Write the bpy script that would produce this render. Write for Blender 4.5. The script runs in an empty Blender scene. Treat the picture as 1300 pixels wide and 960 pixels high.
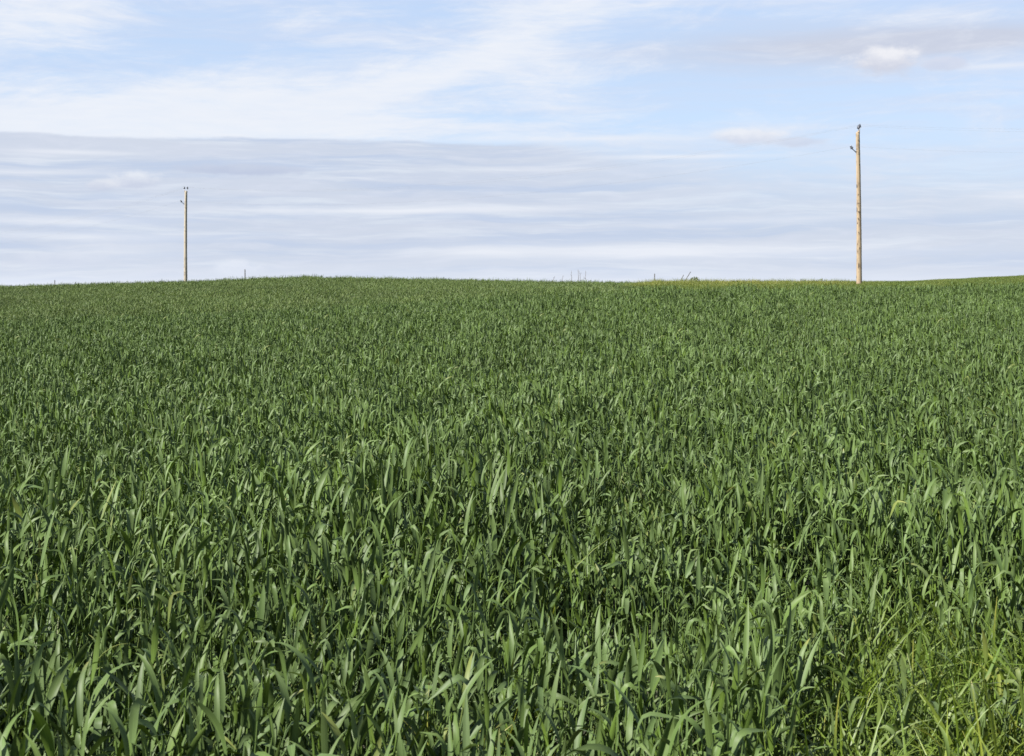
import bpy, math, random
import numpy as np
from mathutils import Vector, Matrix

R = math.radians
rng = np.random.default_rng(7)
random.seed(7)
scene = bpy.context.scene
col = scene.collection

# ------------------------------------------------------------------ camera
F = 1800.0          # focal length in photograph pixels (1300 wide)
HY = 360.0          # eye-level row of the photograph
CAMZ = 1.5
cam_data = bpy.data.cameras.new('camera')
cam = bpy.data.objects.new('camera', cam_data)
col.objects.link(cam)
cam.location = (0, 0, CAMZ)
cam.rotation_euler = (R(90), 0, 0)
cam_data.sensor_width = 36.0
cam_data.lens = 36.0 * F / 1300.0
cam_data.shift_y = -(480.0 - HY) / 1300.0
cam_data.clip_start = 0.05
cam_data.clip_end = 20000
cam_data.dof.use_dof = True
cam_data.dof.focus_distance = 8.0
cam_data.dof.aperture_fstop = 13.0
scene.camera = cam

# ------------------------------------------------------------------ sun, sky, exposure
SUN_AZ, SUN_EL = R(240), R(39)      # clockwise from +Y
to_sun = Vector((math.sin(SUN_AZ) * math.cos(SUN_EL), math.cos(SUN_AZ) * math.cos(SUN_EL), math.sin(SUN_EL)))
sun_data = bpy.data.lights.new('sun', 'SUN')
sun_data.energy = 5.0
sun_data.angle = R(0.53)
sun_data.color = (1.0, 0.955, 0.88)
sun = bpy.data.objects.new('sun', sun_data)
sun.rotation_euler = to_sun.to_track_quat('Z', 'Y').to_euler()
sun.location = (-20, -10, 30)
col.objects.link(sun)

SKY_STRENGTH = 0.08
EXPOSURE = 1.5
vs = scene.view_settings
vs.view_transform = 'Standard'
vs.look = 'None'
vs.exposure = EXPOSURE
vs.gamma = 1.0
vs.use_curve_mapping = False
cy = scene.cycles
cy.max_bounces = 4
cy.diffuse_bounces = 2
cy.glossy_bounces = 1
cy.transmission_bounces = 2
cy.transparent_max_bounces = 2
cy.caustics_reflective = False
cy.caustics_refractive = False

world = bpy.data.worlds.new('World')
scene.world = world
world.use_nodes = True
world.cycles.sampling_method = "NONE"
wt = world.node_tree
wt.nodes.clear()


class G:
    """tiny helper that writes node maths"""
    def __init__(s, tree): s.t = tree
    def put(s, sock, v):
        if hasattr(v, 'is_linked') or isinstance(v, bpy.types.NodeSocket): s.t.links.new(v, sock)
        else: sock.default_value = v
    def m(s, op, a, b=None, c=None, clamp=False):
        n = s.t.nodes.new('ShaderNodeMath'); n.operation = op; n.use_clamp = clamp
        for i, v in enumerate((a, b, c)):
            if v is not None: s.put(n.inputs[i], v)
        return n.outputs[0]
    def add(s, a, b): return s.m('ADD', a, b)
    def sub(s, a, b): return s.m('SUBTRACT', a, b)
    def mul(s, a, b): return s.m('MULTIPLY', a, b)
    def sat(s, a): return s.m('ADD', a, 0.0, clamp=True)
    def step(s, x, lo, hi):
        n = s.t.nodes.new('ShaderNodeMapRange'); n.interpolation_type = 'SMOOTHSTEP'
        s.put(n.inputs['Value'], x)
        s.put(n.inputs['From Min'], lo); s.put(n.inputs['From Max'], hi)
        return n.outputs['Result']
    def vec(s, x, y, z=0.0):
        n = s.t.nodes.new('ShaderNodeCombineXYZ')
        for i, v in enumerate((x, y, z)): s.put(n.inputs[i], v)
        return n.outputs[0]
    def noise(s, v, scale, detail=4, rough=0.55, dist=0.0):
        n = s.t.nodes.new('ShaderNodeTexNoise')
        s.t.links.new(v, n.inputs['Vector'])
        n.inputs['Scale'].default_value = scale; n.inputs['Detail'].default_value = detail
        n.inputs['Roughness'].default_value = rough; n.inputs['Distortion'].default_value = dist
        return n.outputs['Fac']
    def mix(s, f, a, b, mode='MIX'):
        n = s.t.nodes.new('ShaderNodeMix'); n.data_type = 'RGBA'; n.blend_type = mode
        s.put(n.inputs[0], f)
        for i, v in ((6, a), (7, b)):
            if isinstance(v, (tuple, list)): v = (*v[:3], 1.0)
            s.put(n.inputs[i], v)
        return n.outputs[2]


def lin(r, g, b):
    f = lambda c: (c / 12.92 if c <= 0.04045 else ((c + 0.055) / 1.055) ** 2.4)
    return tuple(f(c / 255.0) for c in (r, g, b))


def build_sky():
    g = G(wt)
    out = wt.nodes.new('ShaderNodeOutputWorld')
    bg = wt.nodes.new('ShaderNodeBackground')
    bg.inputs['Strength'].default_value = SKY_STRENGTH
    wt.links.new(bg.outputs[0], out.inputs[0])
    sky = wt.nodes.new('ShaderNodeTexSky')
    sky.sky_type = 'NISHITA'
    sky.sun_disc = False
    sky.sun_elevation = SUN_EL
    sky.sun_rotation = SUN_AZ
    sky.altitude = 500
    sky.air_density = 1.0
    sky.dust_density = 0.6
    sky.ozone_density = 1.5
    k = 1.0 / SKY_STRENGTH / (2.0 ** EXPOSURE)
    def cc(r, gg, b): return tuple(c * k for c in lin(r, gg, b))

    tc = wt.nodes.new('ShaderNodeTexCoord')
    sx = wt.nodes.new('ShaderNodeSeparateXYZ')
    wt.links.new(tc.outputs['Generated'], sx.inputs[0])
    x, y, z = sx.outputs
    az = g.m('ARCTAN2', x, y)
    el = g.m('ARCSINE', z)
    A = g.mul(az, 1800.0)          # about one unit per photograph pixel, 0 = north (ahead)
    E = g.mul(el, 1800.0)
    def ae(px, py):
        a = math.atan((px - 650) / F)
        e = math.atan((HY - py) / F * math.cos(a))
        return a * 1800, e * 1800

    # domain-warped horizontal streaks, as cirrus and altostratus seen low over the horizon
    wob = g.noise(g.vec(g.mul(A, 1 / 260.0), g.mul(E, 1 / 90.0)), 1.0, 3)
    Ew = g.add(E, g.mul(g.sub(wob, 0.5), 34.0))
    Aw = g.add(A, g.mul(g.sub(wob, 0.5), 60.0))
    s_long = g.noise(g.vec(g.mul(Aw, 1 / 420.0), g.mul(Ew, 1 / 22.0), 3.1), 1.0, 7, 0.62)
    s_mid = g.noise(g.vec(g.mul(Aw, 1 / 200.0), g.mul(Ew, 1 / 12.0), 7.7), 1.0, 6, 0.62)
    s_fib = g.noise(g.vec(g.add(g.mul(Aw, 1 / 190.0), g.mul(Ew, 1 / 120.0)), g.sub(g.mul(Ew, 1 / 42.0), g.mul(Aw, 1 / 330.0)), 1.3), 1.0, 9, 0.68, 0.5)
    s_fine = g.noise(g.vec(g.mul(Aw, 1 / 60.0), g.mul(Ew, 1 / 9.0), 9.9), 1.0, 6, 0.65)
    s_big = g.noise(g.vec(g.mul(A, 1 / 520.0), g.mul(E, 1 / 150.0), 5.0), 1.0, 3, 0.5)

    base = g.mix(g.sub(0.80, g.mul(g.step(el, 0.20, 0.55), 0.7)), sky.outputs[0], cc(194, 213, 243))

    # ---- upper cirrus
    def blob(px, py, sx_, sy_, rot=0.0):
        a0, e0 = ae(px, py)
        da, de = g.sub(A, a0), g.sub(E, e0)
        if rot:
            c, s_ = math.cos(R(rot)), math.sin(R(rot))
            da, de = g.add(g.mul(da, c), g.mul(de, s_)), g.sub(g.mul(de, c), g.mul(da, s_))
        q = g.add(g.m('POWER', g.m('ABSOLUTE', g.mul(da, 1.0 / sx_)), 2.0), g.m('POWER', g.m('ABSOLUTE', g.mul(de, 1.0 / sy_)), 2.0))
        return g.m('EXPONENT', g.mul(q, -1.0))
    acc = None
    for amp, args in ((1.0, (40, 15, 120, 42)), (0.9, (60, 150, 170, 36)), (1.05, (320, 132, 190, 42)), (0.9, (250, 165, 330, 18)),
                      (0.75, (520, 112, 140, 26, 20)), (0.6, (640, 45, 150, 34, 20)), (0.75, (790, 5, 200, 18, 4)),
                      (0.45, (660, 132, 80, 10, 4)), (0.5, (700, 90, 90, 40)), (0.45, (1180, 20, 230, 9, -2)),
                      (0.45, (590, 160, 120, 8)), (-0.5, (250, 45, 140, 22)), (-0.35, (90, 82, 110, 14)), (-0.55, (480, 138, 70, 9, 14)),
                      (-0.5, (960, 120, 240, 30))):
        b = g.mul(blob(*args), amp)
        acc = b if acc is None else g.add(acc, b)
    up = g.add(g.mul(acc, 0.8), g.add(g.mul(g.sub(s_fib, 0.5), 2.1), g.mul(g.sub(s_fine, 0.5), 0.8)))
    up = g.add(up, g.mul(g.sub(s_big, 0.5), 0.5))
    up = g.step(up, -0.25, 1.0)
    veil = g.step(g.add(g.mul(s_long, 0.7), g.mul(s_fib, 0.3)), 0.35, 0.7)
    c1 = g.mix(g.mul(veil, 0.55), base, cc(211, 220, 241))
    lens = g.sat(g.mul(g.add(blob(1080, 58, 270, 27, 1), g.mul(blob(1240, 50, 120, 16), 0.6)), g.add(0.55, g.mul(s_mid, 0.7))))
    c1 = g.mix(g.mul(lens, 0.95), c1, cc(204, 210, 227))
    c1 = g.mix(g.mul(up, g.add(0.62, g.mul(s_fine, 0.5))), c1, cc(239, 243, 251))

    # ---- lower altostratus deck with a crisp, wavy upper edge on the left
    edge_n = g.noise(g.vec(g.mul(A, 1 / 330.0), 0.3, 0.0), 1.0, 2, 0.4)
    edge = g.add(g.add(180.0, g.mul(g.sub(edge_n, 0.5), 22.0)), g.add(g.mul(g.sub(s_fine, 0.5), 9.0), g.mul(g.sub(s_fib, 0.5), 10.0)))
    soft = g.add(4.0, g.mul(g.step(A, ae(620, 170)[0], ae(1000, 170)[0]), 75.0))
    deck = g.sub(1.0, g.step(g.sub(E, edge), g.mul(soft, -1.0), g.mul(soft, 0.35)))
    deckc = g.mix(g.step(s_long, 0.40, 0.62), cc(200, 211, 231), cc(209, 217, 233))
    deckc = g.mix(g.mul(g.step(s_mid, 0.48, 0.70), 0.75), deckc, cc(226, 233, 244))
    deckc = g.mix(g.mul(g.step(s_fine, 0.45, 0.70), 0.38), deckc, cc(222, 228, 243))
    deckc = g.mix(g.mul(g.step(g.sub(1.0, s_long), 0.50, 0.64), 0.75), deckc, cc(193, 207, 232))
    # the deck thins to the right, where more blue comes through
    thin = g.sub(0.93, g.mul(g.step(A, ae(600, 170)[0], ae(1150, 170)[0]), g.mul(g.step(E, 40.0, 170.0), 0.5)))
    c2 = g.mix(g.mul(deck, thin), c1, deckc)
    # long bright streaks
    st = None
    for amp, args in ((0.9, (90, 193, 70, 3)), (0.6, (45, 218, 120, 4)), (0.6, (60, 279, 130, 6)), (0.5, (110, 300, 160, 6)), (0.8, (470, 268, 160, 3.5)),
                      (0.6, (640, 265, 120, 4)), (0.75, (760, 320, 190, 10)), (0.5, (620, 320, 60, 8)), (0.5, (1000, 318, 260, 9)),
                      (0.8, (760, 176, 130, 4)), (0.9, (860, 199, 110, 3)), (0.8, (1270, 84, 60, 4)), (0.6, (1290, 247, 40, 7)),
                      (0.6, (710, 137, 40, 4)), (0.5, (150, 318, 70, 12)), (0.45, (960, 280, 240, 5, 2)), (0.5, (690, 215, 80, 4))):
        b = g.mul(blob(*args), amp)
        st = b if st is None else g.add(st, b)
    st = g.sat(g.mul(st, g.add(0.25, g.mul(s_mid, 1.5))))
    c3 = g.mix(g.mul(st, 0.9), c2, cc(236, 240, 249))

    # ---- small cumulus scraps
    pn = g.noise(g.vec(g.mul(A, 1 / 26.0), g.mul(E, 1 / 15.0), 2.2), 1.0, 6, 0.6)
    def puff(c, px, py, sx_, sy_, top, bot, amp=1.0):
        a0, e0 = ae(px, py)
        bb = blob(px, py, sx_, sy_)
        mk = g.step(g.add(bb, g.mul(g.sub(pn, 0.5), 1.0)), 0.24, 0.80)
        mk = g.mul(mk, g.step(bb, 0.05, 0.3))
        colr = g.mix(g.step(g.add(g.sub(E, e0), g.mul(g.sub(pn, 0.5), sy_ * 2.0)), -sy_ * 0.8, sy_ * 0.8), bot, top)
        return g.mix(g.mul(mk, amp), c, colr)
    for a in ((1124, 77, 48, 19, cc(240, 241, 247), cc(208, 213, 229), 1.0), (1200, 80, 30, 10, cc(218, 221, 236), cc(204, 210, 229), 0.6),
              (948, 173, 50, 12, cc(238, 240, 247), cc(213, 219, 235), 0.85), (1015, 180, 40, 7, cc(214, 220, 236), cc(204, 212, 231), 0.7),
              (172, 229, 36, 12, cc(230, 235, 245), cc(203, 211, 230), 0.95), (130, 235, 22, 8, cc(228, 232, 242), cc(203, 211, 230), 0.85),
              (312, 215, 90, 8, cc(202, 211, 230), cc(192, 202, 225), 0.9), (300, 340, 36, 12, cc(232, 237, 248), cc(222, 229, 244), 0.7),
              (75, 330, 60, 12, cc(224, 230, 243), cc(208, 216, 235), 0.5)):
        c3 = puff(c3, *a)

    # ---- pale band in the thick air just above the horizon
    low = g.m('EXPONENT', g.mul(g.m('MAXIMUM', E, 0.0), -1 / 15.0))
    c4 = g.mix(g.mul(low, 0.85), c3, cc(234, 240, 252))
    wt.links.new(c4, bg.inputs['Color'])


build_sky()

# ------------------------------------------------------------------ terrain, as seen rows turned into heights
def smooth(x, a, b):
    t = np.clip((np.asarray(x, float) - a) / (b - a), 0, 1)
    return t * t * (3 - 2 * t)

PX = np.array([-400, 0, 120, 235, 330, 390, 450, 560, 650, 760, 850, 950, 1050, 1150, 1230, 1300, 1500, 1700])
SKYROW = np.array([369, 365, 362, 359, 355.5, 354, 354.5, 356.5, 358.5, 360.5, 361.5, 362, 361, 358, 354.0, 350.5, 343, 338])
NEARROW = np.array([418, 410, 405, 401, 397, 394, 391, 385, 379, 372.5, 368, 366.5, 367, 366, 364, 362, 355, 350])
CROP_H = 0.55
D_START = 0.95
FAR0, FAR1 = 56.0, 118.0

def px_of(X, Y): return 650 + F * X / np.maximum(Y, 0.3)

def crest(px): return 31 + 2 * smooth(px, 300, 1000)

def canopy_drop(X, Y):
    """how far the top of the vegetation lies below eye level"""
    px = np.clip(px_of(X, Y), -380, 1680)
    near = np.interp(px, PX, NEARROW); skyr = np.interp(px, PX, SKYROW)
    dc = crest(px)
    Dc = (near - HY) / F * dc
    d = np.maximum(Y, 0.0)
    t = np.clip((d - 3.0) / (dc - 3.0), 0, 1)
    D1 = D_START + (Dc - D_START) * t ** 1.45
    t2 = np.clip((d - dc) / (FAR0 - dc), 0, 1)
    row2 = near + 7 * np.sin(np.pi * t2) ** 0.8 - 1.0 * t2
    D2 = (row2 - HY) / F * d
    Da = (near - 1.0 - HY) / F * FAR0; Db = (skyr - HY) / F * FAR1
    t3 = np.clip((d - FAR0) / (FAR1 - FAR0), 0, 1)
    D3 = Da + (Db - Da) * (1.25 * t3 - 0.25 * t3 * t3)
    t4 = np.maximum(d - FAR1, 0)
    D4 = Db + 0.022 * t4 * np.clip(t4 / 40, 0, 1)
    D = np.where(d < dc, D1, np.where(d < FAR0, D2, np.where(d < FAR1, D3, D4)))
    # behind and far to the side of the viewpoint the land just runs on
    return D

def crop_edge(px):            # column right of which the far ground is verge, not crop
    return smooth(px, 740, 850)

def veg_height(X, Y):
    px = np.clip(px_of(X, Y), -380, 1680)
    dc = crest(px)
    w = crop_edge(px) * smooth(Y, dc + 1.0, dc + 9.0)
    return CROP_H * (1 - w) + 0.10 * w

def ground_z(X, Y):
    X = np.asarray(X, float); Y = np.asarray(Y, float)
    z = CAMZ - canopy_drop(X, Y) - veg_height(X, Y)
    r = np.hypot(X, Y)
    wfront = smooth(Y / np.maximum(r, 1e-3), 0.45, 0.75)
    far_z = -0.02 * np.maximum(r - 150, 0)
    z = np.where(Y > 0.3, z * wfront + (1 - wfront) * np.minimum(0.0, far_z), np.minimum(0.0, far_z))
    return z

# ------------------------------------------------------------------ helpers for objects
def link(name, me, mat=None, parent=None):
    o = bpy.data.objects.new(name, me)
    col.objects.link(o)
    if mat: me.materials.append(mat)
    if parent: o.parent = parent
    return o

def tag(o, label=None, cat=None, group=None, kind=None):
    if label: o['label'] = label
    if cat: o['category'] = cat
    if group: o['group'] = group
    if kind: o['kind'] = kind
    return o

def empty(name, loc):
    o = bpy.data.objects.new(name, None)
    col.objects.link(o); o.location = loc; o.empty_display_size = 0.3
    return o

def mesh_from(name, v, f, smooth_=True):
    me = bpy.data.meshes.new(name)
    me.from_pydata([tuple(p) for p in v], [], [tuple(q) for q in f])
    me.update()
    if smooth_: me.shade_smooth()
    return me

def tube(pts, rad, n=10, cap=True):
    """rings of n vertices along pts; returns verts, faces"""
    V, Fc = [], []
    pts = [Vector(p) for p in pts]
    rad = [rad] * len(pts) if isinstance(rad, (int, float)) else rad
    prev = None
    for i, p in enumerate(pts):
        t = (pts[min(i + 1, len(pts) - 1)] - pts[max(i - 1, 0)]).normalized()
        ref = prev if prev is not None else (Vector((1, 0, 0)) if abs(t.x) < 0.9 else Vector((0, 1, 0)))
        u = (ref - t * ref.dot(t)).normalized(); w = t.cross(u); prev = u
        for k in range(n):
            a = 2 * math.pi * k / n
            V.append(p + (u * math.cos(a) + w * math.sin(a)) * rad[i])
    for i in range(len(pts) - 1):
        for k in range(n):
            Fc.append((i * n + k, i * n + (k + 1) % n, (i + 1) * n + (k + 1) % n, (i + 1) * n + k))
    if cap:
        Fc.append(tuple(range(n))[::-1]); Fc.append(tuple((len(pts) - 1) * n + k for k in range(n)))
    return V, Fc

def merge(*parts):
    V, Fc = [], []
    for v, f in parts:
        o = len(V); V += list(v); Fc += [tuple(i + o for i in q) for q in f]
    return V, Fc

def new_mat(name):
    m = bpy.data.materials.new(name); m.use_nodes = True
    return m, m.node_tree, m.node_tree.nodes['Principled BSDF']

# ------------------------------------------------------------------ materials
def leaf_material(name, c_green, c_blue, c_yellow, rough=0.5, spec=0.28, transl=0.3, yellow_base=0.0):
    c_green, c_blue, c_yellow = [tuple(v * 0.88 for v in c_) for c_ in (c_green, c_blue, c_yellow)]
    m, t, p = new_mat(name); g = G(t)
    at = t.nodes.new('ShaderNodeAttribute'); at.attribute_name = 'leaf'
    sp = t.nodes.new('ShaderNodeSeparateXYZ'); t.links.new(at.outputs['Vector'], sp.inputs[0])
    rnd, along, across = sp.outputs
    inst = t.nodes.new('ShaderNodeAttribute'); inst.attribute_type = 'INSTANCER'; inst.attribute_name = 'tint'
    ti = t.nodes.new('ShaderNodeSeparateXYZ'); t.links.new(inst.outputs['Vector'], ti.inputs[0])
    pl = t.nodes.new('ShaderNodeAttribute'); pl.attribute_name = 'plant'
    ps = t.nodes.new('ShaderNodeSeparateXYZ'); t.links.new(pl.outputs['Vector'], ps.inputs[0])
    tone, yel = g.add(ti.outputs[0], ps.outputs[0]), g.add(ti.outputs[1], ps.outputs[1])
    geo = t.nodes.new('ShaderNodeNewGeometry')
    c = g.mix(rnd, c_green, c_blue)
    c = g.mix(g.mul(geo.outputs['Backfacing'], 0.45), c, c_blue)
    # yellowing at some tips and in weak plants
    yy = g.sat(g.add(g.mul(yel, g.add(0.25, g.mul(along, 0.75))), g.mul(g.step(g.add(rnd, g.mul(along, 0.12)), 1.075, 1.11), 0.6)))
    c = g.mix(yy, c, c_yellow)
    # fine parallel veins and a paler midrib
    tex = g.noise(g.vec(g.mul(across, 9.0), g.mul(along, 1.4), g.mul(rnd, 40.0)), 1.0, 3, 0.6)
    rib = g.sub(1.0, g.step(g.m('ABSOLUTE', g.sub(across, 0.5)), 0.02, 0.1))
    val = g.add(g.add(0.72, g.mul(tex, 0.5)), g.mul(rib, 0.16))
    val = g.mul(val, g.add(0.72, g.mul(tone, 0.56)))
    hs = t.nodes.new('ShaderNodeHueSaturation')
    t.links.new(c, hs.inputs['Color']); t.links.new(val, hs.inputs['Value'])
    t.links.new(hs.outputs[0], p.inputs['Base Color'])
    p.inputs['Roughness'].default_value = rough
    p.inputs['Specular IOR Level'].default_value = spec
    tr = t.nodes.new('ShaderNodeBsdfTranslucent')
    tcol = g.mix(1.0, hs.outputs[0], (1.25, 1.35, 0.55), 'MULTIPLY')
    t.links.new(tcol, tr.inputs['Color'])
    mx = t.nodes.new('ShaderNodeMixShader'); mx.inputs[0].default_value = transl
    t.links.new(p.outputs[0], mx.inputs[1]); t.links.new(tr.outputs[0], mx.inputs[2])
    t.links.new(mx.outputs[0], t.nodes['Material Output'].inputs['Surface'])
    return m

def soil_material():
    m, t, p = new_mat('field_soil'); g = G(t)
    tc = t.nodes.new('ShaderNodeTexCoord')
    n1 = g.noise(tc.outputs['Object'], 6.0, 6, 0.65); n2 = g.noise(tc.outputs['Object'], 0.25, 3)
    c = g.mix(n1, (0.020, 0.016, 0.012), (0.055, 0.043, 0.030))
    c = g.mix(g.step(n2, 0.3, 0.7), c, (0.050, 0.060, 0.026))
    sepx = t.nodes.new('ShaderNodeSeparateXYZ'); t.links.new(tc.outputs['Object'], sepx.inputs[0])
    # beyond the crop the ground is covered in short grass
    gr = g.mix(g.noise(tc.outputs['Object'], 1.4, 5, 0.7), (0.045, 0.070, 0.020), (0.090, 0.105, 0.034))
    rad = g.m('SQRT', g.add(g.mul(sepx.outputs[0], sepx.outputs[0]), g.mul(sepx.outputs[1], sepx.outputs[1])))
    c = g.mix(g.step(rad, 24.0, 34.0), c, gr)
    t.links.new(c, p.inputs['Base Color'])
    p.inputs['Roughness'].default_value = 0.95
    bmp = t.nodes.new('ShaderNodeBump'); bmp.inputs['Strength'].default_value = 0.6; bmp.inputs['Distance'].default_value = 0.03
    t.links.new(n1, bmp.inputs['Height']); t.links.new(bmp.outputs[0], p.inputs['Normal'])
    return m

def wood_material(name, light, dark, knots, seed):
    light, dark = [tuple(v * 0.85 for v in c_) for c_ in (light, dark)]
    m, t, p = new_mat(name); g = G(t)
    tc = t.nodes.new('ShaderNodeTexCoord')
    mp = t.nodes.new('ShaderNodeMapping'); mp.inputs['Location'].default_value = (seed, seed * 2, seed * 3)
    t.links.new(tc.outputs['Object'], mp.inputs[0])
    s = t.nodes.new('ShaderNodeSeparateXYZ'); t.links.new(mp.outputs[0], s.inputs[0])
    x, y, z = s.outputs
    grain = g.noise(g.vec(g.mul(x, 24.0), g.mul(y, 24.0), g.mul(z, 0.7)), 1.0, 5, 0.65)
    patch = g.noise(g.vec(g.mul(x, 5.0), g.mul(y, 5.0), g.mul(z, 2.4)), 1.0, 4, 0.6)
    c = g.mix(g.step(grain, 0.3, 0.7), dark, light)
    c = g.mix(g.mul(g.step(patch, 0.50, 0.68), 0.6), c, tuple(v * 0.55 for v in dark))
    kn = g.noise(g.vec(g.mul(x, 6.0), g.mul(y, 6.0), g.mul(z, 4.5)), 1.0, 1, 0.4)
    c = g.mix(g.mul(g.step(kn, 0.61, 0.67), knots), c, (0.04, 0.028, 0.018))
    t.links.new(c, p.inputs['Base Color'])
    p.inputs['Roughness'].default_value = 0.85
    bmp = t.nodes.new('ShaderNodeBump'); bmp.inputs['Strength'].default_value = 0.5; bmp.inputs['Distance'].default_value = 0.02
    t.links.new(grain, bmp.inputs['Height']); t.links.new(bmp.outputs[0], p.inputs['Normal'])
    return m

def plain(name, c, rough=0.6, metal=0.0, var=0.25):
    m, t, p = new_mat(name); g = G(t)
    tc = t.nodes.new('ShaderNodeTexCoord')
    n = g.noise(tc.outputs['Object'], 9.0, 4)
    t.links.new(g.mix(n, tuple(v * (1 - var) for v in c), tuple(v * (1 + var) for v in c)), p.inputs['Base Color'])
    p.inputs['Roughness'].default_value = rough; p.inputs['Metallic'].default_value = metal
    return m

WHEAT = leaf_material('wheat_leaf', (0.064, 0.108, 0.0160), (0.065, 0.101, 0.037), (0.19, 0.18, 0.05), transl=0.08, spec=0.15)
VERGE = leaf_material('verge_grass_leaf', (0.075, 0.118, 0.018), (0.072, 0.112, 0.026), (0.28, 0.25, 0.05), rough=0.55, spec=0.3)
WEED = leaf_material('edge_grass_leaf', (0.100, 0.150, 0.014), (0.072, 0.120, 0.020), (0.27, 0.25, 0.05), rough=0.45, spec=0.3, transl=0.28)
TALL = leaf_material('tall_grass_leaf', (0.17, 0.21, 0.012), (0.15, 0.19, 0.015), (0.30, 0.27, 0.035), rough=0.5, spec=0.3, transl=0.4)

# ------------------------------------------------------------------ ground sheet
def build_ground():
    rads = [0.0]
    r = 0.6
    while r < 9000:
        rads.append(r); r *= 1.055 if r > 2 else 1.15
    NA = 288
    V = [(0, 0, 0)]; Fc = []
    for i, rr in enumerate(rads[1:]):
        a = np.linspace(0, 2 * math.pi, NA, endpoint=False)
        X = rr * np.sin(a); Y = rr * np.cos(a); Z = ground_z(X, Y)
        V += list(zip(X, Y, Z))
    V[0] = (0, 0, float(np.mean([v[2] for v in V[1:NA + 1]])))
    for k in range(NA): Fc.append((0, 1 + (k + 1) % NA, 1 + k))
    for i in range(len(rads) - 2):
        o = 1 + i * NA; q = o + NA
        for k in range(NA):
            Fc.append((o + k, o + (k + 1) % NA, q + (k + 1) % NA, q + k))
    me = mesh_from('ground', V, Fc)
    o = link('ground', me, soil_material())
    tag(o, 'dark soil and rough grass under the crop, rising gently to the skyline', 'ground', kind='structure')
build_ground()

# ------------------------------------------------------------------ plants
def leaf_strip(base, az, a0, bend, kinkpos, L, W, twist, rnd, segs, seed_fold=0.18, wide=3, sway=0.0):
    """one grass blade: arching midline, pointed width profile, shallow V section, twisted. returns verts, faces, attr"""
    V, A = [], []
    p = Vector(base); ds = L / segs
    out = Vector((math.cos(az), math.sin(az), 0)); side0 = Vector((-math.sin(az), math.cos(az), 0))
    for i in range(segs + 1):
        s = i / segs
        if kinkpos is None: ang = a0 + bend * s ** 1.6
        else: ang = a0 + bend / (1 + math.exp(-(s - kinkpos) * 22.0))
        t = out * math.sin(ang) + Vector((0, 0, 1)) * math.cos(ang)
        side = (side0 + out * sway * s).normalized()
        side = (side - t * side.dot(t)).normalized()
        n = t.cross(side)
        tw = twist * s
        sd = side * math.cos(tw) + n * math.sin(tw); nn = n * math.cos(tw) - side * math.sin(tw)
        w = W * 0.5 * min(1.0, 0.55 + 2.2 * s) * (1 - max(0.0, (s - 0.40) / 0.60) ** 1.9)
        w = max(w, 0.0006)
        if wide == 3:
            V += [p - sd * w - nn * (w * seed_fold * -2), p.copy(), p + sd * w - nn * (w * seed_fold * -2)]
            A += [(rnd, s, 0.0), (rnd, s, 0.5), (rnd, s, 1.0)]
        else:
            V += [p - sd * w, p + sd * w]; A += [(rnd, s, 0.0), (rnd, s, 1.0)]
        p = p + t * ds
    Fc = []
    for i in range(segs):
        for k in range(wide - 1):
            a = i * wide + k
            Fc.append((a, a + 1, a + wide + 1, a + wide))
    return V, Fc, A

class Proto:
    def __init__(s): s.V, s.F, s.A = [], [], []
    def add(s, v, f, a):
        o = len(s.V); s.V += v; s.F += [tuple(i + o for i in q) for q in f]; s.A += a
    def arrays(s, plant=(0.0, 0.0)):
        n = len(s.V)
        return (np.array([tuple(q) for q in s.V], np.float32), np.array(s.F, np.int32), np.array(s.A, np.float32),
                np.tile(np.array([plant[0], plant[1], 0], np.float32), (n, 1)))

def planted(protos, pts, rot, scl, plant):
    """copies of the plants set out at pts, as arrays of one growth: verts, quads, leaf values, plant values"""
    arr = [p.arrays() for p in protos]
    pick = rng.integers(0, len(arr), len(pts))
    Vs, Fs, As, Ps = [], [], [], []; off = 0
    for k, (v, f, a, _) in enumerate(arr):
        idx = np.nonzero(pick == k)[0]
        if not len(idx): continue
        cx, sx = np.cos(rot[idx, 0]), np.sin(rot[idx, 0]); cy_, sy = np.cos(rot[idx, 1]), np.sin(rot[idx, 1]); cz, sz = np.cos(rot[idx, 2]), np.sin(rot[idx, 2])
        q = v[None] * scl[idx][:, None, :]
        x, y, z = q[..., 0], q[..., 1], q[..., 2]
        x, y = x * cz[:, None] - y * sz[:, None], x * sz[:, None] + y * cz[:, None]
        y, z = y * cx[:, None] - z * sx[:, None], y * sx[:, None] + z * cx[:, None]
        x, z = x * cy_[:, None] + z * sy[:, None], -x * sy[:, None] + z * cy_[:, None]
        W = np.stack([x, y, z], -1) + pts[idx][:, None, :]
        m, nv = len(idx), len(v)
        Vs.append(W.reshape(-1, 3)); Fs.append((f[None] + (np.arange(m) * nv)[:, None, None] + off).reshape(-1, 4))
        an = np.tile(a, (m, 1)); an[:, 0] = np.mod(an[:, 0] + np.repeat(rng.random(m), nv), 1.0); As.append(an)
        Ps.append(np.repeat(plant[idx], nv, 0)); off += m * nv
    return np.concatenate(Vs).astype(np.float32), np.concatenate(Fs).astype(np.int32), np.concatenate(As).astype(np.float32), np.concatenate(Ps).astype(np.float32)

def quad_mesh(name, V, Fq, extra=0):
    me = bpy.data.meshes.new(name)
    me.vertices.add(len(V) + extra); me.loops.add(len(Fq) * 4); me.polygons.add(len(Fq))
    me.loops.foreach_set('vertex_index', Fq.ravel().astype(np.int32))
    me.polygons.foreach_set('loop_start', np.arange(0, len(Fq) * 4, 4, dtype=np.int32))
    me.vertices.foreach_set('co', np.concatenate([V, np.zeros((extra, 3), np.float32)]).ravel())
    me.update(calc_edges=True)
    me.shade_smooth()
    return me

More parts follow.
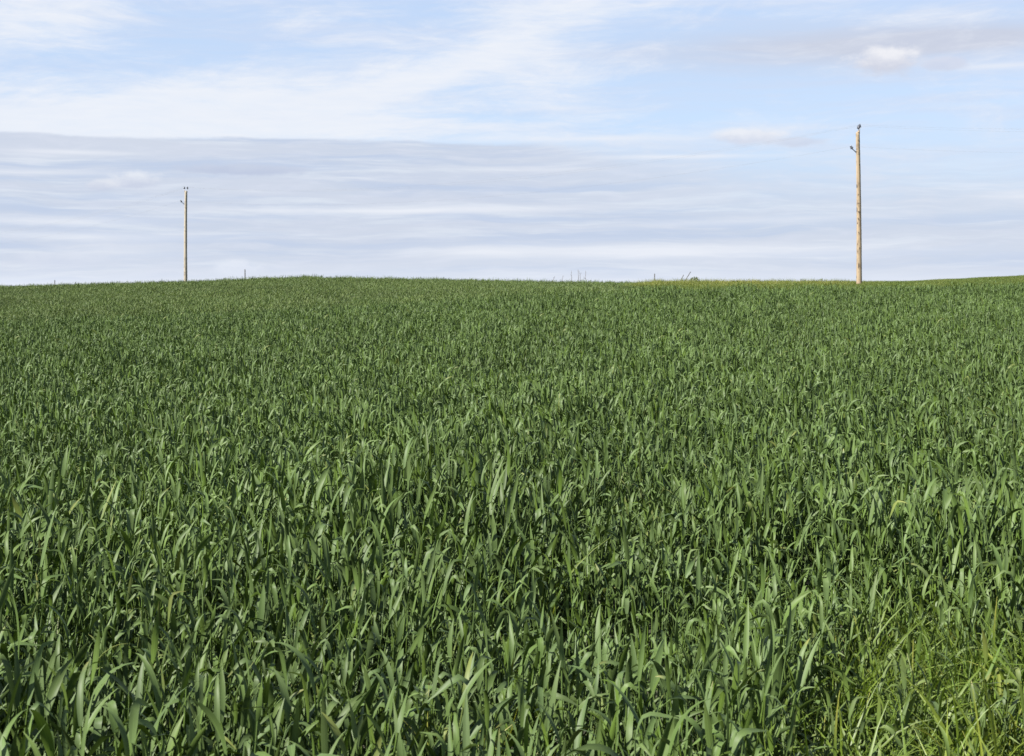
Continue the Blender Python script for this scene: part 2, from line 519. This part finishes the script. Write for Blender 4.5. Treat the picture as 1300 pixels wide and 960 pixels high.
def set_attr(me, nm, typ, data):
    at = me.attributes.new(nm, typ, 'POINT')
    at.data.foreach_set('value' if typ in ('FLOAT', 'INT') else 'vector', np.ascontiguousarray(data).ravel())

def U(a, b): return random.uniform(a, b)

def wheat_tiller(pr, off=(0, 0), segs=9, wide=3, h=1.0, wscale=1.0, ls=1.0):
    hs = U(0.30, 0.46) * h + (1 - ls) * 0.12
    lean = U(0, 0.10); la = U(0, 6.28)
    ox, oy = off
    top = Vector((ox + math.cos(la) * lean * hs, oy + math.sin(la) * lean * hs, hs))
    rs = U(0.3, 0.8)
    v, f = tube([(ox, oy, -0.02), ((ox + top.x) / 2, (oy + top.y) / 2, hs * 0.55), top], [0.0036 * wscale, 0.0032 * wscale, 0.0022 * wscale], 5 if wide == 3 else 3, False)
    pr.add([Vector(q) for q in v], f, [(rs, 0.2, 0.3)] * len(v))
    az = U(0, 6.28)
    n = random.choice((3, 3, 4))
    for i in range(n):
        fr = 1.0 - i * U(0.2, 0.27)
        if fr < 0.2: break
        b = Vector((ox, oy, 0)).lerp(top, fr)
        az += math.pi + U(-0.6, 0.6)
        kind = random.random()
        L = U(0.105, 0.215) * h * ls; W = U(0.0105, 0.0195) * wscale
        if i == 0:
            a0 = R(U(3, 20))
            if kind < 0.37: bend, kp = R(U(4, 40)), None
            elif kind < 0.68: bend, kp = R(U(45, 110)), None
            else: bend, kp = R(U(80, 150)), U(0.35, 0.7)
        else:
            a0 = R(U(12, 40))
            if kind < 0.42: bend, kp = R(U(10, 45)), None
            elif kind < 0.78: bend, kp = R(U(50, 115)), None
            else: bend, kp = R(U(80, 150)), U(0.3, 0.65)
            L *= U(0.85, 1.1)
        tw = random.choice((-1, 1)) * U(0.1, 1.7)
        pr.add(*leaf_strip(b, az, a0, bend, kp, L, W, tw, random.random(), segs, U(0.06, 0.22), wide, U(-0.5, 0.5)))

def scatter(name, protos, pts, rot, scl, tint, mat, label, cat):
    """one uncountable growth: prototype plants set out on points by geometry nodes"""
    arr = [p.arrays() if isinstance(p, Proto) else p for p in protos]
    offs = np.cumsum([0] + [len(a[0]) for a in arr[:-1]])
    V = np.concatenate([a[0] for a in arr]); Fq = np.concatenate([a[1] + o for a, o in zip(arr, offs)])
    nP, n = len(V), len(pts)
    me = quad_mesh(name, V, Fq, n)
    co = np.concatenate([V, pts]).astype(np.float32)
    me.vertices.foreach_set('co', co.ravel())
    def attr(nm, typ, data): set_attr(me, nm, typ, data)
    def padv(d): z = np.zeros((nP + n, 3), np.float32); z[nP:] = d; return z
    for nm, i in (('leaf', 2), ('plant', 3)):
        la = np.zeros((nP + n, 3), np.float32); la[:nP] = np.concatenate([a[i] for a in arr]); attr(nm, 'FLOAT_VECTOR', la)
    idn = np.zeros(nP + n, np.int32); idn[:nP] = np.concatenate([np.full(len(a[0]), k) for k, a in enumerate(arr)]); idn[nP:] = rng.integers(0, len(arr), n)
    attr('variant', 'INT', idn)
    ip = np.zeros(nP + n, np.int32); ip[nP:] = 1
    attr('is_spot', 'INT', ip)
    attr('turn', 'FLOAT_VECTOR', padv(rot))
    attr('size', 'FLOAT_VECTOR', padv(scl))
    attr('tint', 'FLOAT_VECTOR', padv(tint))
    me.materials.append(mat)
    me.update()
    o = bpy.data.objects.new(name, me); col.objects.link(o)
    tag(o, label, cat, kind='stuff')
    ng = bpy.data.node_groups.new(name + '_growth', 'GeometryNodeTree')
    ng.interface.new_socket('Geometry', in_out='INPUT', socket_type='NodeSocketGeometry')
    ng.interface.new_socket('Geometry', in_out='OUTPUT', socket_type='NodeSocketGeometry')
    N, Lk = ng.nodes, ng.links
    gi, go = N.new('NodeGroupInput'), N.new('NodeGroupOutput')
    def named(nm, typ):
        q = N.new('GeometryNodeInputNamedAttribute'); q.data_type = typ; q.inputs['Name'].default_value = nm
        return next(s for s in q.outputs if s.enabled and s.name == 'Attribute')
    sep = N.new('GeometryNodeSeparateGeometry'); sep.domain = 'POINT'
    cmpn = N.new('FunctionNodeCompare'); cmpn.data_type = 'INT'; cmpn.operation = 'EQUAL'
    ci = [s for s in cmpn.inputs if s.enabled]
    Lk.new(named('is_spot', 'INT'), ci[0]); ci[1].default_value = 1
    Lk.new(gi.outputs[0], sep.inputs['Geometry']); Lk.new(cmpn.outputs[0], sep.inputs['Selection'])
    spl = N.new('GeometryNodeSplitToInstances'); spl.domain = 'POINT'
    Lk.new(sep.outputs['Inverted'], spl.inputs['Geometry']); Lk.new(named('variant', 'INT'), spl.inputs['Group ID'])
    iop = N.new('GeometryNodeInstanceOnPoints')
    Lk.new(sep.outputs['Selection'], iop.inputs['Points'])
    Lk.new(spl.outputs['Instances'], iop.inputs['Instance'])
    iop.inputs['Pick Instance'].default_value = True
    Lk.new(named('variant', 'INT'), iop.inputs['Instance Index'])
    e2r = N.new('FunctionNodeEulerToRotation')
    Lk.new(named('turn', 'FLOAT_VECTOR'), e2r.inputs[0]); Lk.new(e2r.outputs[0], iop.inputs['Rotation'])
    Lk.new(named('size', 'FLOAT_VECTOR'), iop.inputs['Scale'])
    Lk.new(iop.outputs[0], go.inputs[0])
    md = o.modifiers.new('growth', 'NODES'); md.node_group = ng
    return o

# smooth random field on the ground, for patches
def field_noise(X, Y, size, seed):
    r2 = np.random.default_rng(seed)
    out = np.zeros_like(X)
    for k in range(7):
        a = r2.uniform(0, 2 * np.pi); w = 2 * np.pi / size * r2.uniform(0.6, 1.9)
        out += np.sin((X * np.cos(a) + Y * np.sin(a)) * w + r2.uniform(0, 6.28))
    return out / 7 ** 0.5            # about unit variance

def wedge_points(y0, y1, dens, pad=1.2, marg=1.1):
    """random points over the visible wedge with some room to either side"""
    hw = lambda y: 0.361 * y * pad + marg
    area = (hw(y0) + hw(y1)) * (y1 - y0)
    n = int(area * dens * 1.6)
    Y = rng.uniform(y0, y1, n); X = rng.uniform(-hw(y1), hw(y1), n)
    ok = np.abs(X) < hw(Y)
    keep = dens * area
    X, Y = X[ok], Y[ok]
    m = min(len(X), int(keep))
    return X[:m], Y[:m]

def weedy(X, Y):      # grassy, lodged corner near the right edge of the field, close to the viewer
    px = px_of(X, Y)
    edge = 2.5 + 2.7 * smooth(px, 860, 1130) + 0.25 * field_noise(X, Y, 0.9, 5)
    return smooth(edge - Y, -0.25, 0.35)

def hollow(X, Y):
    h = np.zeros_like(X)
    for hx, hy, r, a in ((0.36, 4.75, 0.46, 0.52), (1.0, 5.6, 0.42, 0.42), (-0.32, 4.15, 0.28, 0.30), (-1.2, 4.15, 0.26, 0.35), (0.75, 4.9, 0.35, 0.25), (-0.9, 4.9, 0.3, 0.2), (1.5, 7.2, 0.5, 0.2)):
        h = np.maximum(h, a * np.exp(-((X - hx) ** 2 + ((Y - hy) * 0.8) ** 2) / r ** 2))
    return h

def turns(n, lean=0.10, wind=(0.0, 0.05)):
    return np.stack([rng.normal(wind[0], lean, n), rng.normal(wind[1], lean, n), rng.uniform(0, 6.283, n)], 1)

def wheat_protos(n, segs, ws=1.0, ls=1.0):
    out = []
    for k in range(n):
        pr = Proto(); wheat_tiller(pr, segs=segs, wscale=ws, ls=ls); out.append(pr)
    return out

NEAR_END = 7.2
def rows(X, Y):       # drilled rows, 12.5 cm apart, running away to the left
    ca, sa = math.cos(R(28)), math.sin(R(28))
    u, v = X * ca + Y * sa, -X * sa + Y * ca
    u = np.round(u / 0.125) * 0.125 + rng.normal(0, 0.024, len(u))
    return u * ca - v * sa, u * sa + v * ca

def build_near_wheat():
    protos = wheat_protos(60, 8, 1.0, 0.90)
    X, Y = rows(*wedge_points(1.8, NEAR_END, 520))
    gap = field_noise(X, Y, 0.8, 11) + 0.5 * rng.normal(0, 1, len(X))
    keep = ~((gap > 1.5) & (rng.random(len(X)) < 0.75))
    wd = weedy(X, Y)
    keep &= rng.random(len(X)) > 0.72 * wd
    keep &= rng.random(len(X)) > 0.85 * np.exp(-((X + 0.10) ** 2 + ((Y - 3.5) * 0.7) ** 2) / 0.17 ** 2)
    keep &= rng.random(len(X)) > 1.15 * hollow(X, Y)
    keep &= (Y > 1.9) & (Y < NEAR_END + 0.05)
    X, Y, wd = X[keep], Y[keep], wd[keep]
    n = len(X)
    Z = ground_z(X, Y)
    h = 1.0 + 0.10 * field_noise(X, Y, 1.6, 3) + rng.normal(0, 0.10, n)
    h *= (1 - hollow(X, Y)) * (1 - 0.36 * wd)
    h = np.clip(h, 0.42, 1.35)
    wsc = np.sqrt(h) * rng.uniform(0.8, 1.2, n)
    tone = np.clip(0.5 + 0.14 * field_noise(X, Y, 2.8, 21) + rng.normal(0, 0.16, n), 0, 1)
    yel = np.clip(0.02 + 0.08 * rng.random(n) + 0.25 * wd * rng.random(n) + (rng.random(n) < 0.015) * 0.4, 0, 1)
    V, Fq, A, P = planted(protos, np.stack([X, Y, Z], 1), turns(n), np.stack([wsc, wsc, h], 1), np.stack([tone, yel, np.zeros(n)], 1))
    me = quad_mesh('wheat_crop', V, Fq)
    set_attr(me, 'leaf', 'FLOAT_VECTOR', A); set_attr(me, 'plant', 'FLOAT_VECTOR', P)
    o = link('wheat_crop', me, WHEAT)
    tag(o, 'knee-high green wheat nearest the viewer, its broad blades large and separate', 'wheat', kind='stuff')
    print('near wheat', n, len(Fq) * 2)
build_near_wheat()

def build_middle_wheat():
    S = 0.5
    base = wheat_protos(40, 6, 0.90, 0.74)
    patches = []
    for k in range(20):
        n = 140
        X = rng.uniform(-S / 2, S / 2, n); Y = rng.uniform(-S / 2, S / 2, n)
        h = 1.0 + 0.06 * field_noise(X, Y, 0.7, 100 + k) + rng.normal(0, 0.085, n)
        w = rng.uniform(0.8, 1.2, n)
        plant = np.stack([rng.normal(0, 0.16, n), 0.06 * rng.random(n) + (rng.random(n) < 0.012) * 0.4, np.zeros(n)], 1)
        patches.append(planted(base, np.stack([X, Y, np.zeros(n)], 1), turns(n), np.stack([w, w, h], 1), plant))
    gy = np.arange(NEAR_END + S / 2, 36.0, S)
    X, Y = [], []
    for y in gy:
        hw = 0.361 * y * 1.2 + 1.2
        x = np.arange(-hw, hw, S) + rng.uniform(0, S)
        X.append(x); Y.append(np.full(len(x), y))
    X, Y = np.concatenate(X), np.concatenate(Y)
    px = px_of(X, Y)
    dc = crest(px)
    keep = (Y < dc + 2.0) | (crop_edge(px) < 0.5)
    X, Y = X[keep], Y[keep]; n = len(X)
    Z = ground_z(X, Y)
    h = 1.0 + 0.10 * field_noise(X, Y, 1.6, 3) + rng.normal(0, 0.02, n)
    h *= (1 - hollow(X, Y)) * np.maximum(veg_height(X, Y) / CROP_H, 0.3)
    rot = np.stack([rng.normal(0, 0.02, n), rng.normal(0.02, 0.02, n), rng.integers(0, 4, n) * math.pi / 2 + rng.normal(0, 0.04, n)], 1)
    tone = np.clip(0.5 + 0.14 * field_noise(X, Y, 2.8, 21), 0.1, 0.9)
    scatter('middle_wheat_crop', patches, np.stack([X, Y, Z], 1), rot, np.stack([np.ones(n), np.ones(n), h], 1), np.stack([tone, np.full(n, 0.02), np.zeros(n)], 1), WHEAT,
            'green wheat of the middle distance, up to the nearer roll of the field', 'wheat')
    print('middle patches', n)
build_middle_wheat()

def build_far_wheat():
    protos = []
    for k in range(16):
        pr = Proto()
        for j in range(11):
            wheat_tiller(pr, (U(-0.17, 0.17), U(-0.17, 0.17)), segs=4, wide=2, wscale=1.1, ls=0.8)
        protos.append(pr)
    X, Y = wedge_points(36.0, 128.0, 15.0, 1.12, 1.5)
    px = px_of(X, Y)
    keep = (crop_edge(px + 30 * field_noise(X, Y, 14, 8)) < 0.5) & (Y > 36)
    X, Y = X[keep], Y[keep]; n = len(X)
    Z = ground_z(X, Y)
    h = 1.0 + 0.07 * field_noise(X, Y, 7, 13) + rng.normal(0, 0.08, n)
    h *= np.maximum(veg_height(X, Y) / CROP_H, 0.35)
    # taller, ranker clump on the crest
    pxk = px_of(X, Y)
    h += 0.3 * rng.random(n) * np.exp(-((pxk - 392) / 13) ** 2) * smooth(Y, 106, 112) + 0.15 * np.exp(-((pxk - 345) / 60) ** 2) * smooth(Y, 108, 114) * (rng.random(n))
    scl = np.stack([np.ones(n) * 1.1, np.ones(n) * 1.1, h], 1)
    tone = np.clip(0.5 + 0.13 * field_noise(X, Y, 16, 31) + 0.08 * field_noise(X, Y, 3.5, 32) + rng.normal(0, 0.06, n), 0, 1)
    h += smooth(Y, 96, 108) * (0.45 * rng.random(n) ** 5 + 0.10 * np.maximum(field_noise(X, Y, 2.2, 61), 0) * smooth(pxk, 225, 260))
    scl[:, 2] = h
    tint = np.stack([tone + 0.08, np.clip(rng.normal(0.17, 0.09, n), 0, 1), np.zeros(n)], 1)
    scatter('far_wheat_crop', protos, np.stack([X, Y, Z], 1), turns(n, 0.07), scl, tint, WHEAT,
            'fine-textured green wheat on the far slope below the left skyline', 'wheat')
    print('far wheat', n)
build_far_wheat()

def grass_tuft(pr, nb, spread, h, w, droop, segs=5, wide=2):
    for j in range(nb):
        az = U(0, 6.28); rr = spread * math.sqrt(random.random()); a2 = U(0, 6.28)
        L = U(0.55, 1.1) * h
        kind = random.random()
        bend = R(U(20, 60)) if kind < 0.5 else R(U(60, 130) * droop)
        pr.add(*leaf_strip((rr * math.cos(a2), rr * math.sin(a2), -0.02), az, R(U(2, 35)), bend, None, L, U(0.7, 1.3) * w, U(-1.2, 1.2), random.random(), segs, 0.12, wide, U(-0.5, 0.5)))

def build_verge():
    protos = []
    for k in range(12):
        pr = Proto(); grass_tuft(pr, 26, 0.26, 0.20, 0.010, 0.9, segs=4); protos.append(pr)
    X, Y = wedge_points(32.0, 128.0, 14.0, 1.12, 1.5)
    px = px_of(X, Y)
    dc = crest(px)
    keep = (crop_edge(px + 30 * field_noise(X, Y, 14, 8)) >= 0.5) & (Y > dc + 1.0)
    X, Y = X[keep], Y[keep]; n = len(X); px = px[keep]
    Z = ground_z(X, Y)
    # rank weeds along the old fence line, mown-looking grass farther right
    rank = (1 - smooth(px, 1000, 1180)) * smooth(Y, 70, 95)
    h = 1.0 + 0.22 * field_noise(X, Y, 6, 41) + 1.3 * rank * rng.random(n) ** 2 + 2.6 * rank * rng.random(n) ** 9 + 0.3 * rank
    h = np.clip(h, 0.5, 3.8)
    scl = np.stack([np.ones(n) * 1.2, np.ones(n) * 1.2, h], 1)
    tone = np.clip(0.5 + 0.15 * field_noise(X, Y, 10, 42) + rng.normal(0, 0.15, n), 0, 1)
    yel = np.clip(0.10 + 0.10 * field_noise(X, Y, 9, 43) + 0.62 * rank * smooth(px, 780, 860) * (0.55 + 0.5 * field_noise(X, Y, 5, 44)) + 0.1 * rng.random(n), 0, 0.9)
    scatter('verge_grass', protos, np.stack([X, Y, Z], 1), turns(n, 0.08), scl, np.stack([tone, yel, np.zeros(n)], 1), VERGE,
            'yellowish rough grass beyond the crop around the right utility pole', 'grass')
    print('verge', n)
build_verge()

def build_edge_grass():
    protos = []
    for k in range(18):
        pr = Proto(); grass_tuft(pr, 12, 0.08, 0.42, 0.0085, 1.3, segs=8, wide=3); protos.append(pr)
    X, Y = wedge_points(1.6, 6.0, 200)
    wd = weedy(X, Y)
    keep = rng.random(len(X)) < 0.85 * wd + 0.02
    X, Y, wd = X[keep], Y[keep], wd[keep]
    # a small pale tangle in the middle of the near edge
    m = 26
    X = np.concatenate([X, rng.normal(-0.13, 0.10, m)]); Y = np.concatenate([Y, rng.normal(3.55, 0.10, m)])
    n = len(X)
    pale = np.zeros(n); pale[-m:] = 1.0
    h = np.clip(1.0 + 0.15 * field_noise(X, Y, 0.7, 51) + rng.normal(0, 0.12, n), 0.6, 1.5)
    h[-m:] = 1.0
    scl = np.stack([h, h, h], 1)
    tone = np.clip(0.5 + rng.normal(0, 0.2, n), 0, 1)
    pxe = px_of(X, Y)
    tone = np.clip(tone + 0.15, 0, 1)
    yel = np.clip(0.08 + 0.22 * smooth(pxe, 1080, 1250) * (1 - smooth(Y, 3.3, 4.0)) + 0.08 * field_noise(X, Y, 0.6, 52) + (rng.random(n) < 0.05) * 0.5 + 0.55 * pale, 0, 0.95)
    rot = turns(n, 0.28, (0.05, 0.12))
    scatter('edge_grass', protos, np.stack([X, Y, ground_z(X, Y)], 1), rot, scl, np.stack([tone, yel, np.zeros(n)], 1), WEED,
            'fine yellow-green tangled grass in the bottom right corner of the field', 'grass')
    print('edge grass', n)
build_edge_grass()

# tall bright grass beside the viewer
def leafy_object(name, pr, mat, loc, parent=None):
    me = mesh_from(name, pr.V, pr.F)
    set_attr(me, 'leaf', 'FLOAT_VECTOR', np.array(pr.A, np.float32))
    set_attr(me, 'plant', 'FLOAT_VECTOR', np.tile(np.array([0.5, 0.1, 0], np.float32), (len(pr.V), 1)))
    o = link(name, me, mat, parent); o.location = loc
    return o

def build_tall_grass():
    x, y = 0.735, 1.98
    root = empty('tall_grass_tuft', (x, y, float(ground_z(x, y))))
    tag(root, 'bright yellow-green tall grass blades at the bottom right corner, nearest the viewer', 'grass')
    for j in range(8):
        pr = Proto()
        pr.add(*leaf_strip((U(-0.04, 0.06), U(-0.05, 0.05), -0.02), U(0, 6.28), R(U(1, 7)), R(U(4, 26)), None, U(0.88, 1.06), U(0.012, 0.017), U(-0.6, 0.6), random.random(), 14, 0.14))
        leafy_object('blade', pr, TALL, (0, 0, 0), root)
build_tall_grass()

# ------------------------------------------------------------------ utility poles
WOOD_A = wood_material('pale_pole_wood', (0.33, 0.255, 0.165), (0.205, 0.145, 0.088), 0.85, 1.3)
WOOD_B = wood_material('grey_pole_wood', (0.36, 0.315, 0.245), (0.24, 0.205, 0.155), 0.4, 4.1)
STEEL = plain('galvanised_steel', (0.16, 0.165, 0.18), 0.5, 0.7)
PORCELAIN = plain('dark_insulator_glaze', (0.045, 0.05, 0.07), 0.25, 0.0, 0.1)
WIRE = plain('weathered_wire', (0.13, 0.135, 0.15), 0.7, 0.0)

def pole_shaft(h, r0, r1, seed, slant_dir):
    rr = random.Random(seed)
    pts, rad = [], []
    n = 26
    for i in range(n + 1):
        s = i / n
        pts.append((0.018 * math.sin(s * 5 + seed) , 0.012 * math.sin(s * 7 + 2 * seed), -0.6 + s * (h + 0.6)))
        rad.append((r0 + (r1 - r0) * s) * (1 + rr.uniform(-0.025, 0.025)))
    V, Fc = tube(pts, rad, 18)
    # sloped roof cut at the top
    top = V[-18:]
    for k, v in enumerate(top):
        v.z += -0.12 + 0.9 * (v.x * slant_dir[0] + v.y * slant_dir[1])
    return V, Fc

def lathe(profile, n=14):
    V, Fc = [], []
    for r, z in profile:
        for k in range(n):
            a = 2 * math.pi * k / n; V.append(Vector((r * math.cos(a), r * math.sin(a), z)))
    for i in range(len(profile) - 1):
        for k in range(n): Fc.append((i * n + k, i * n + (k + 1) % n, (i + 1) * n + (k + 1) % n, (i + 1) * n + k))
    Fc.append(tuple(range(n))[::-1]); Fc.append(tuple((len(profile) - 1) * n + k for k in range(n)))
    return V, Fc

INS = [(0.022, 0.0), (0.05, 0.01), (0.085, 0.02), (0.09, 0.045), (0.06, 0.065), (0.055, 0.08), (0.08, 0.09), (0.082, 0.11), (0.05, 0.135), (0.04, 0.15), (0.058, 0.165), (0.05, 0.19), (0.02, 0.2)]

def utility_pole(name, label, X, Y, toprow, r0, r1, wood, tilt, pin_dirs, arm_dir, arm_drop, seed, slant):
    gz = float(ground_z(X, Y))
    ztop = CAMZ + (HY - toprow) / F * Y
    h = ztop - gz
    root = empty(name, (X, Y, gz))
    root.rotation_euler = (0, tilt, 0)
    tag(root, label, 'utility pole', 'wooden utility poles along the field')
    sh = link('shaft', mesh_from('shaft', *pole_shaft(h, r0, r1, seed, slant)), wood, root)
    spots = []
    for (dx, dy, up) in pin_dirs:
        a = Vector((dx * 0.35, dy * 0.35, h - 0.45)); b = Vector((dx, dy, h - 0.02 + up))
        pin = link('insulator_pin', mesh_from('insulator_pin', *tube([a, a.lerp(b, 0.4) + Vector((dx * .25, dy * .25, 0)), b], 0.022, 8)), STEEL, root)
        V, Fc = lathe(INS)
        ins = link('insulator', mesh_from('insulator', [v + b for v in V], Fc), PORCELAIN, pin)
        spots.append(b + Vector((0, 0, 0.158)))
    # side bracket with its insulator
    ax, ay = arm_dir
    a = Vector((ax * r1 * 0.8, ay * r1 * 0.8, h - arm_drop - 0.22)); b = Vector((ax * 0.37, ay * 0.37, h - arm_drop))
    br = merge(tube([a, a.lerp(b, 0.5), b], 0.026, 8), tube([a + Vector((0, 0, -0.3)), a + Vector((0, 0, 0.12))], 0.02, 6))
    pin = link('side_bracket', mesh_from('side_bracket', *br), STEEL, root)
    rot = Vector((ax * 0.55, ay * 0.55, 0.83)).normalized().to_track_quat('Z', 'Y').to_matrix()
    V, Fc = lathe(INS)
    link('insulator', mesh_from('insulator', [rot @ v + b for v in V], Fc), PORCELAIN, pin)
    spots.append(b + rot @ Vector((0, 0, 0.158)))
    # bolts through the shaft and a tag plate
    for dz in (0.62, 1.05, arm_drop + 0.3):
        link('bolt', mesh_from('bolt', *tube([(-0.005, -r1 - 0.03, h - dz), (-0.005, r1 + 0.05, h - dz)], 0.014, 6)), STEEL, root)
    mw = Matrix.Translation((X, Y, gz)) @ root.rotation_euler.to_matrix().to_4x4()
    return [mw @ s for s in spots]

XL, YL = (235.5 - 650) / F * 127, 127.0
XR, YR = (1091 - 650) / F * 80, 80.0
spL = utility_pole('utility_pole', 'distant grey wooden utility pole with two top insulators, on the left skyline', XL, YL, 240.5, 0.165, 0.115, WOOD_B, 0.004,
                   [(-0.135, -0.03, 0.06), (0.135, 0.03, 0.06)], (-0.97, -0.22), 1.15, 2, (-0.3, 0.0))
spR = utility_pole('utility_pole', 'taller, nearer knotty pale wooden utility pole standing at the right edge of the crop', XR, YR, 164, 0.158, 0.105, WOOD_A, -0.010,
                   [(0.10, -0.02, 0.10), (0.10, 0.26, 0.06)], (-0.95, -0.3), 1.12, 5, (0.9, 0.0))

def wire(label, pl, pr_, sag, group=None):
    """one conductor through both poles and on to the next spans on either side"""
    d = (pl - pr_); d.z = 0
    endL = pl + d * 1.0 + Vector((0, 0, -3.0)); endR = pr_ - d * 0.9 + Vector((0, 0, -0.6))
    pts = []
    for a, b, s in ((endL, pl, sag * 1.1), (pl, pr_, sag), (pr_, endR, sag * 1.1)):
        for i in range(28):
            t = i / 28
            q = a.lerp(b, t); q.z -= 4 * s * t * (1 - t); pts.append(q)
    pts.append(endR)
    o = link('overhead_wire', mesh_from('overhead_wire', *tube(pts, 0.003, 6)), WIRE)
    tag(o, label, 'wire', group)
wire('thin overhead wire tied to the left insulator on top of the left pole', spL[0], spR[0], 1.5, 'overhead wires')
wire('thin overhead wire tied to the right insulator on top of the left pole', spL[1], spR[1], 1.6, 'overhead wires')
wire('lower thin overhead wire carried by the side brackets of both poles', spL[2], spR[2], 1.5, 'overhead wires')

# ------------------------------------------------------------------ fence posts, stalks and weeds on the skyline
POSTW = wood_material('weathered_post_wood', (0.10, 0.095, 0.09), (0.055, 0.052, 0.05), 0.2, 8.0)
STALK = plain('dead_stalk', (0.075, 0.062, 0.05), 0.9, 0, 0.3)

def fence_post(label, px, row_top, Y, r=0.045, lean=0.0):
    X = (px - 650) / F * Y; gz = float(ground_z(X, Y)); h = CAMZ + (HY - row_top) / F * Y - gz
    X -= h * math.tan(lean) * 0.75; h /= math.cos(lean)
    V, Fc = tube([(0, 0, -0.3), (0.005, 0, h * 0.5), (0, 0, h - 0.03), (0, 0, h)], [r * 1.05, r, r * 0.95, r * 0.6], 9)
    o = link('fence_post', mesh_from('fence_post', V, Fc), POSTW); o.location = (X, Y, gz); o.rotation_euler = (0, lean, 0)
    tag(o, label, 'fence post', 'fence posts on the skyline')
fence_post('thin dark fence post standing up from the crest right of the left utility pole', 311, 342, 119)
fence_post('tiny fence post on the skyline near the left edge, left of the left utility pole', 69.5, 355.5, 119, 0.04)
fence_post('lone straight fence post on the middle skyline, between dry weeds and leaning stakes', 831, 347.5, 117, 0.04)
fence_post('short fence post stub on the skyline between the small bush and right pole', 935, 356.5, 117, 0.05)
fence_post('leaning thin stake on the skyline just left of the small bush', 874, 345, 117, 0.03, R(32))
fence_post('shorter leaning stake on the skyline, left of the longer leaning one', 866, 349, 117, 0.03, R(30))

def dry_stalk(label, px, row_top, lean, Y=116):
    X = (px - 650) / F * Y; gz = float(ground_z(X, Y)); h = CAMZ + (HY - row_top) / F * Y - gz
    root = empty('dry_weed_stalk', (X, Y, gz)); root.rotation_euler = (0, lean, 0)
    tag(root, label, 'dry weed', 'dead weed stalks on the skyline')
    link('stem', mesh_from('stem', *tube([(0, 0, -0.1), (U(-.02, .02), 0, h * .5), (U(-.04, .04), 0, h)], [0.018, 0.016, 0.011], 6)), STALK, root)
    for k in range(4):
        z = h * U(0.45, 0.95); s = random.choice((-1, 1)); l = U(0.06, 0.16)
        link('twig', mesh_from('twig', *tube([(0, 0, z), (s * l * 0.5, U(-.1, .1), z + l * 0.5), (s * l * 0.75, U(-.1, .1), z + l * 1.1)], [0.007, 0.006, 0.005], 5)), STALK, root)
dry_stalk('leftmost tall dry weed stalk on the middle skyline', 725, 343.5, 0.02)
dry_stalk('tallest dry weed stalk in the cluster on the middle skyline', 734.5, 342.5, 0.0)
dry_stalk('dry weed stalk right beside the tallest one on the middle skyline', 738, 345, -0.06)
dry_stalk('rightmost dry weed stalk of the cluster on the middle skyline', 742, 344, 0.05)
dry_stalk('low leaning dry weed left of the tall stalk cluster', 697, 349.5, 0.4)
dry_stalk('low dry weed between the leaning weed and the tall stalks', 712, 350, 0.15)

def bush(label, px, Y, w, h, nl, yel):
    X = (px - 650) / F * Y; gz = float(ground_z(X, Y))
    root = empty('weed_bush', (X, Y, gz))
    tag(root, label, 'bush', 'small weed bushes on the skyline')
    st = []
    for k in range(7):
        a = U(0, 6.28); rr = w * 0.35
        st.append(tube([(0, 0, -0.1), (math.cos(a) * rr * .5, math.sin(a) * rr * .5, h * .45), (math.cos(a) * rr, math.sin(a) * rr, h * U(.7, .95))], [0.015, 0.011, 0.006], 5))
    link('stems', mesh_from('stems', *merge(*st)), STALK, root)
    pr = Proto()
    for j in range(nl):
        a = U(0, 6.28); q = math.sqrt(random.random()); z = U(0.12, 1.0)
        rad = w * 0.5 * q * math.sqrt(max(0.05, 1 - (z - .3) ** 2 * 1.6))
        pr.add(*leaf_strip((rad * math.cos(a), rad * math.sin(a), z * h * U(.75, 1)), U(0, 6.28), R(U(10, 80)), R(U(10, 70)), None, U(.08, .17), U(.03, .06), U(-1, 1), random.random(), 3, .1, 2))
    leafy_object('foliage', pr, BUSH, (0, 0, 0), root)['kind'] = 'stuff'
BUSH = leaf_material('bush_leaf', (0.10, 0.13, 0.03), (0.08, 0.11, 0.03), (0.2, 0.18, 0.04), rough=0.5)
bush('small dark green bush on the skyline right of the leaning stakes', 882, 115, 1.0, 0.72, 420, 0)
bush('low pale weed bush on the skyline nearest left of the right pole', 1043, 115, 0.9, 0.5, 110, 0)
bush('low weed bush on the skyline, second left of the right pole', 1019, 115, 0.7, 0.58, 100, 0)
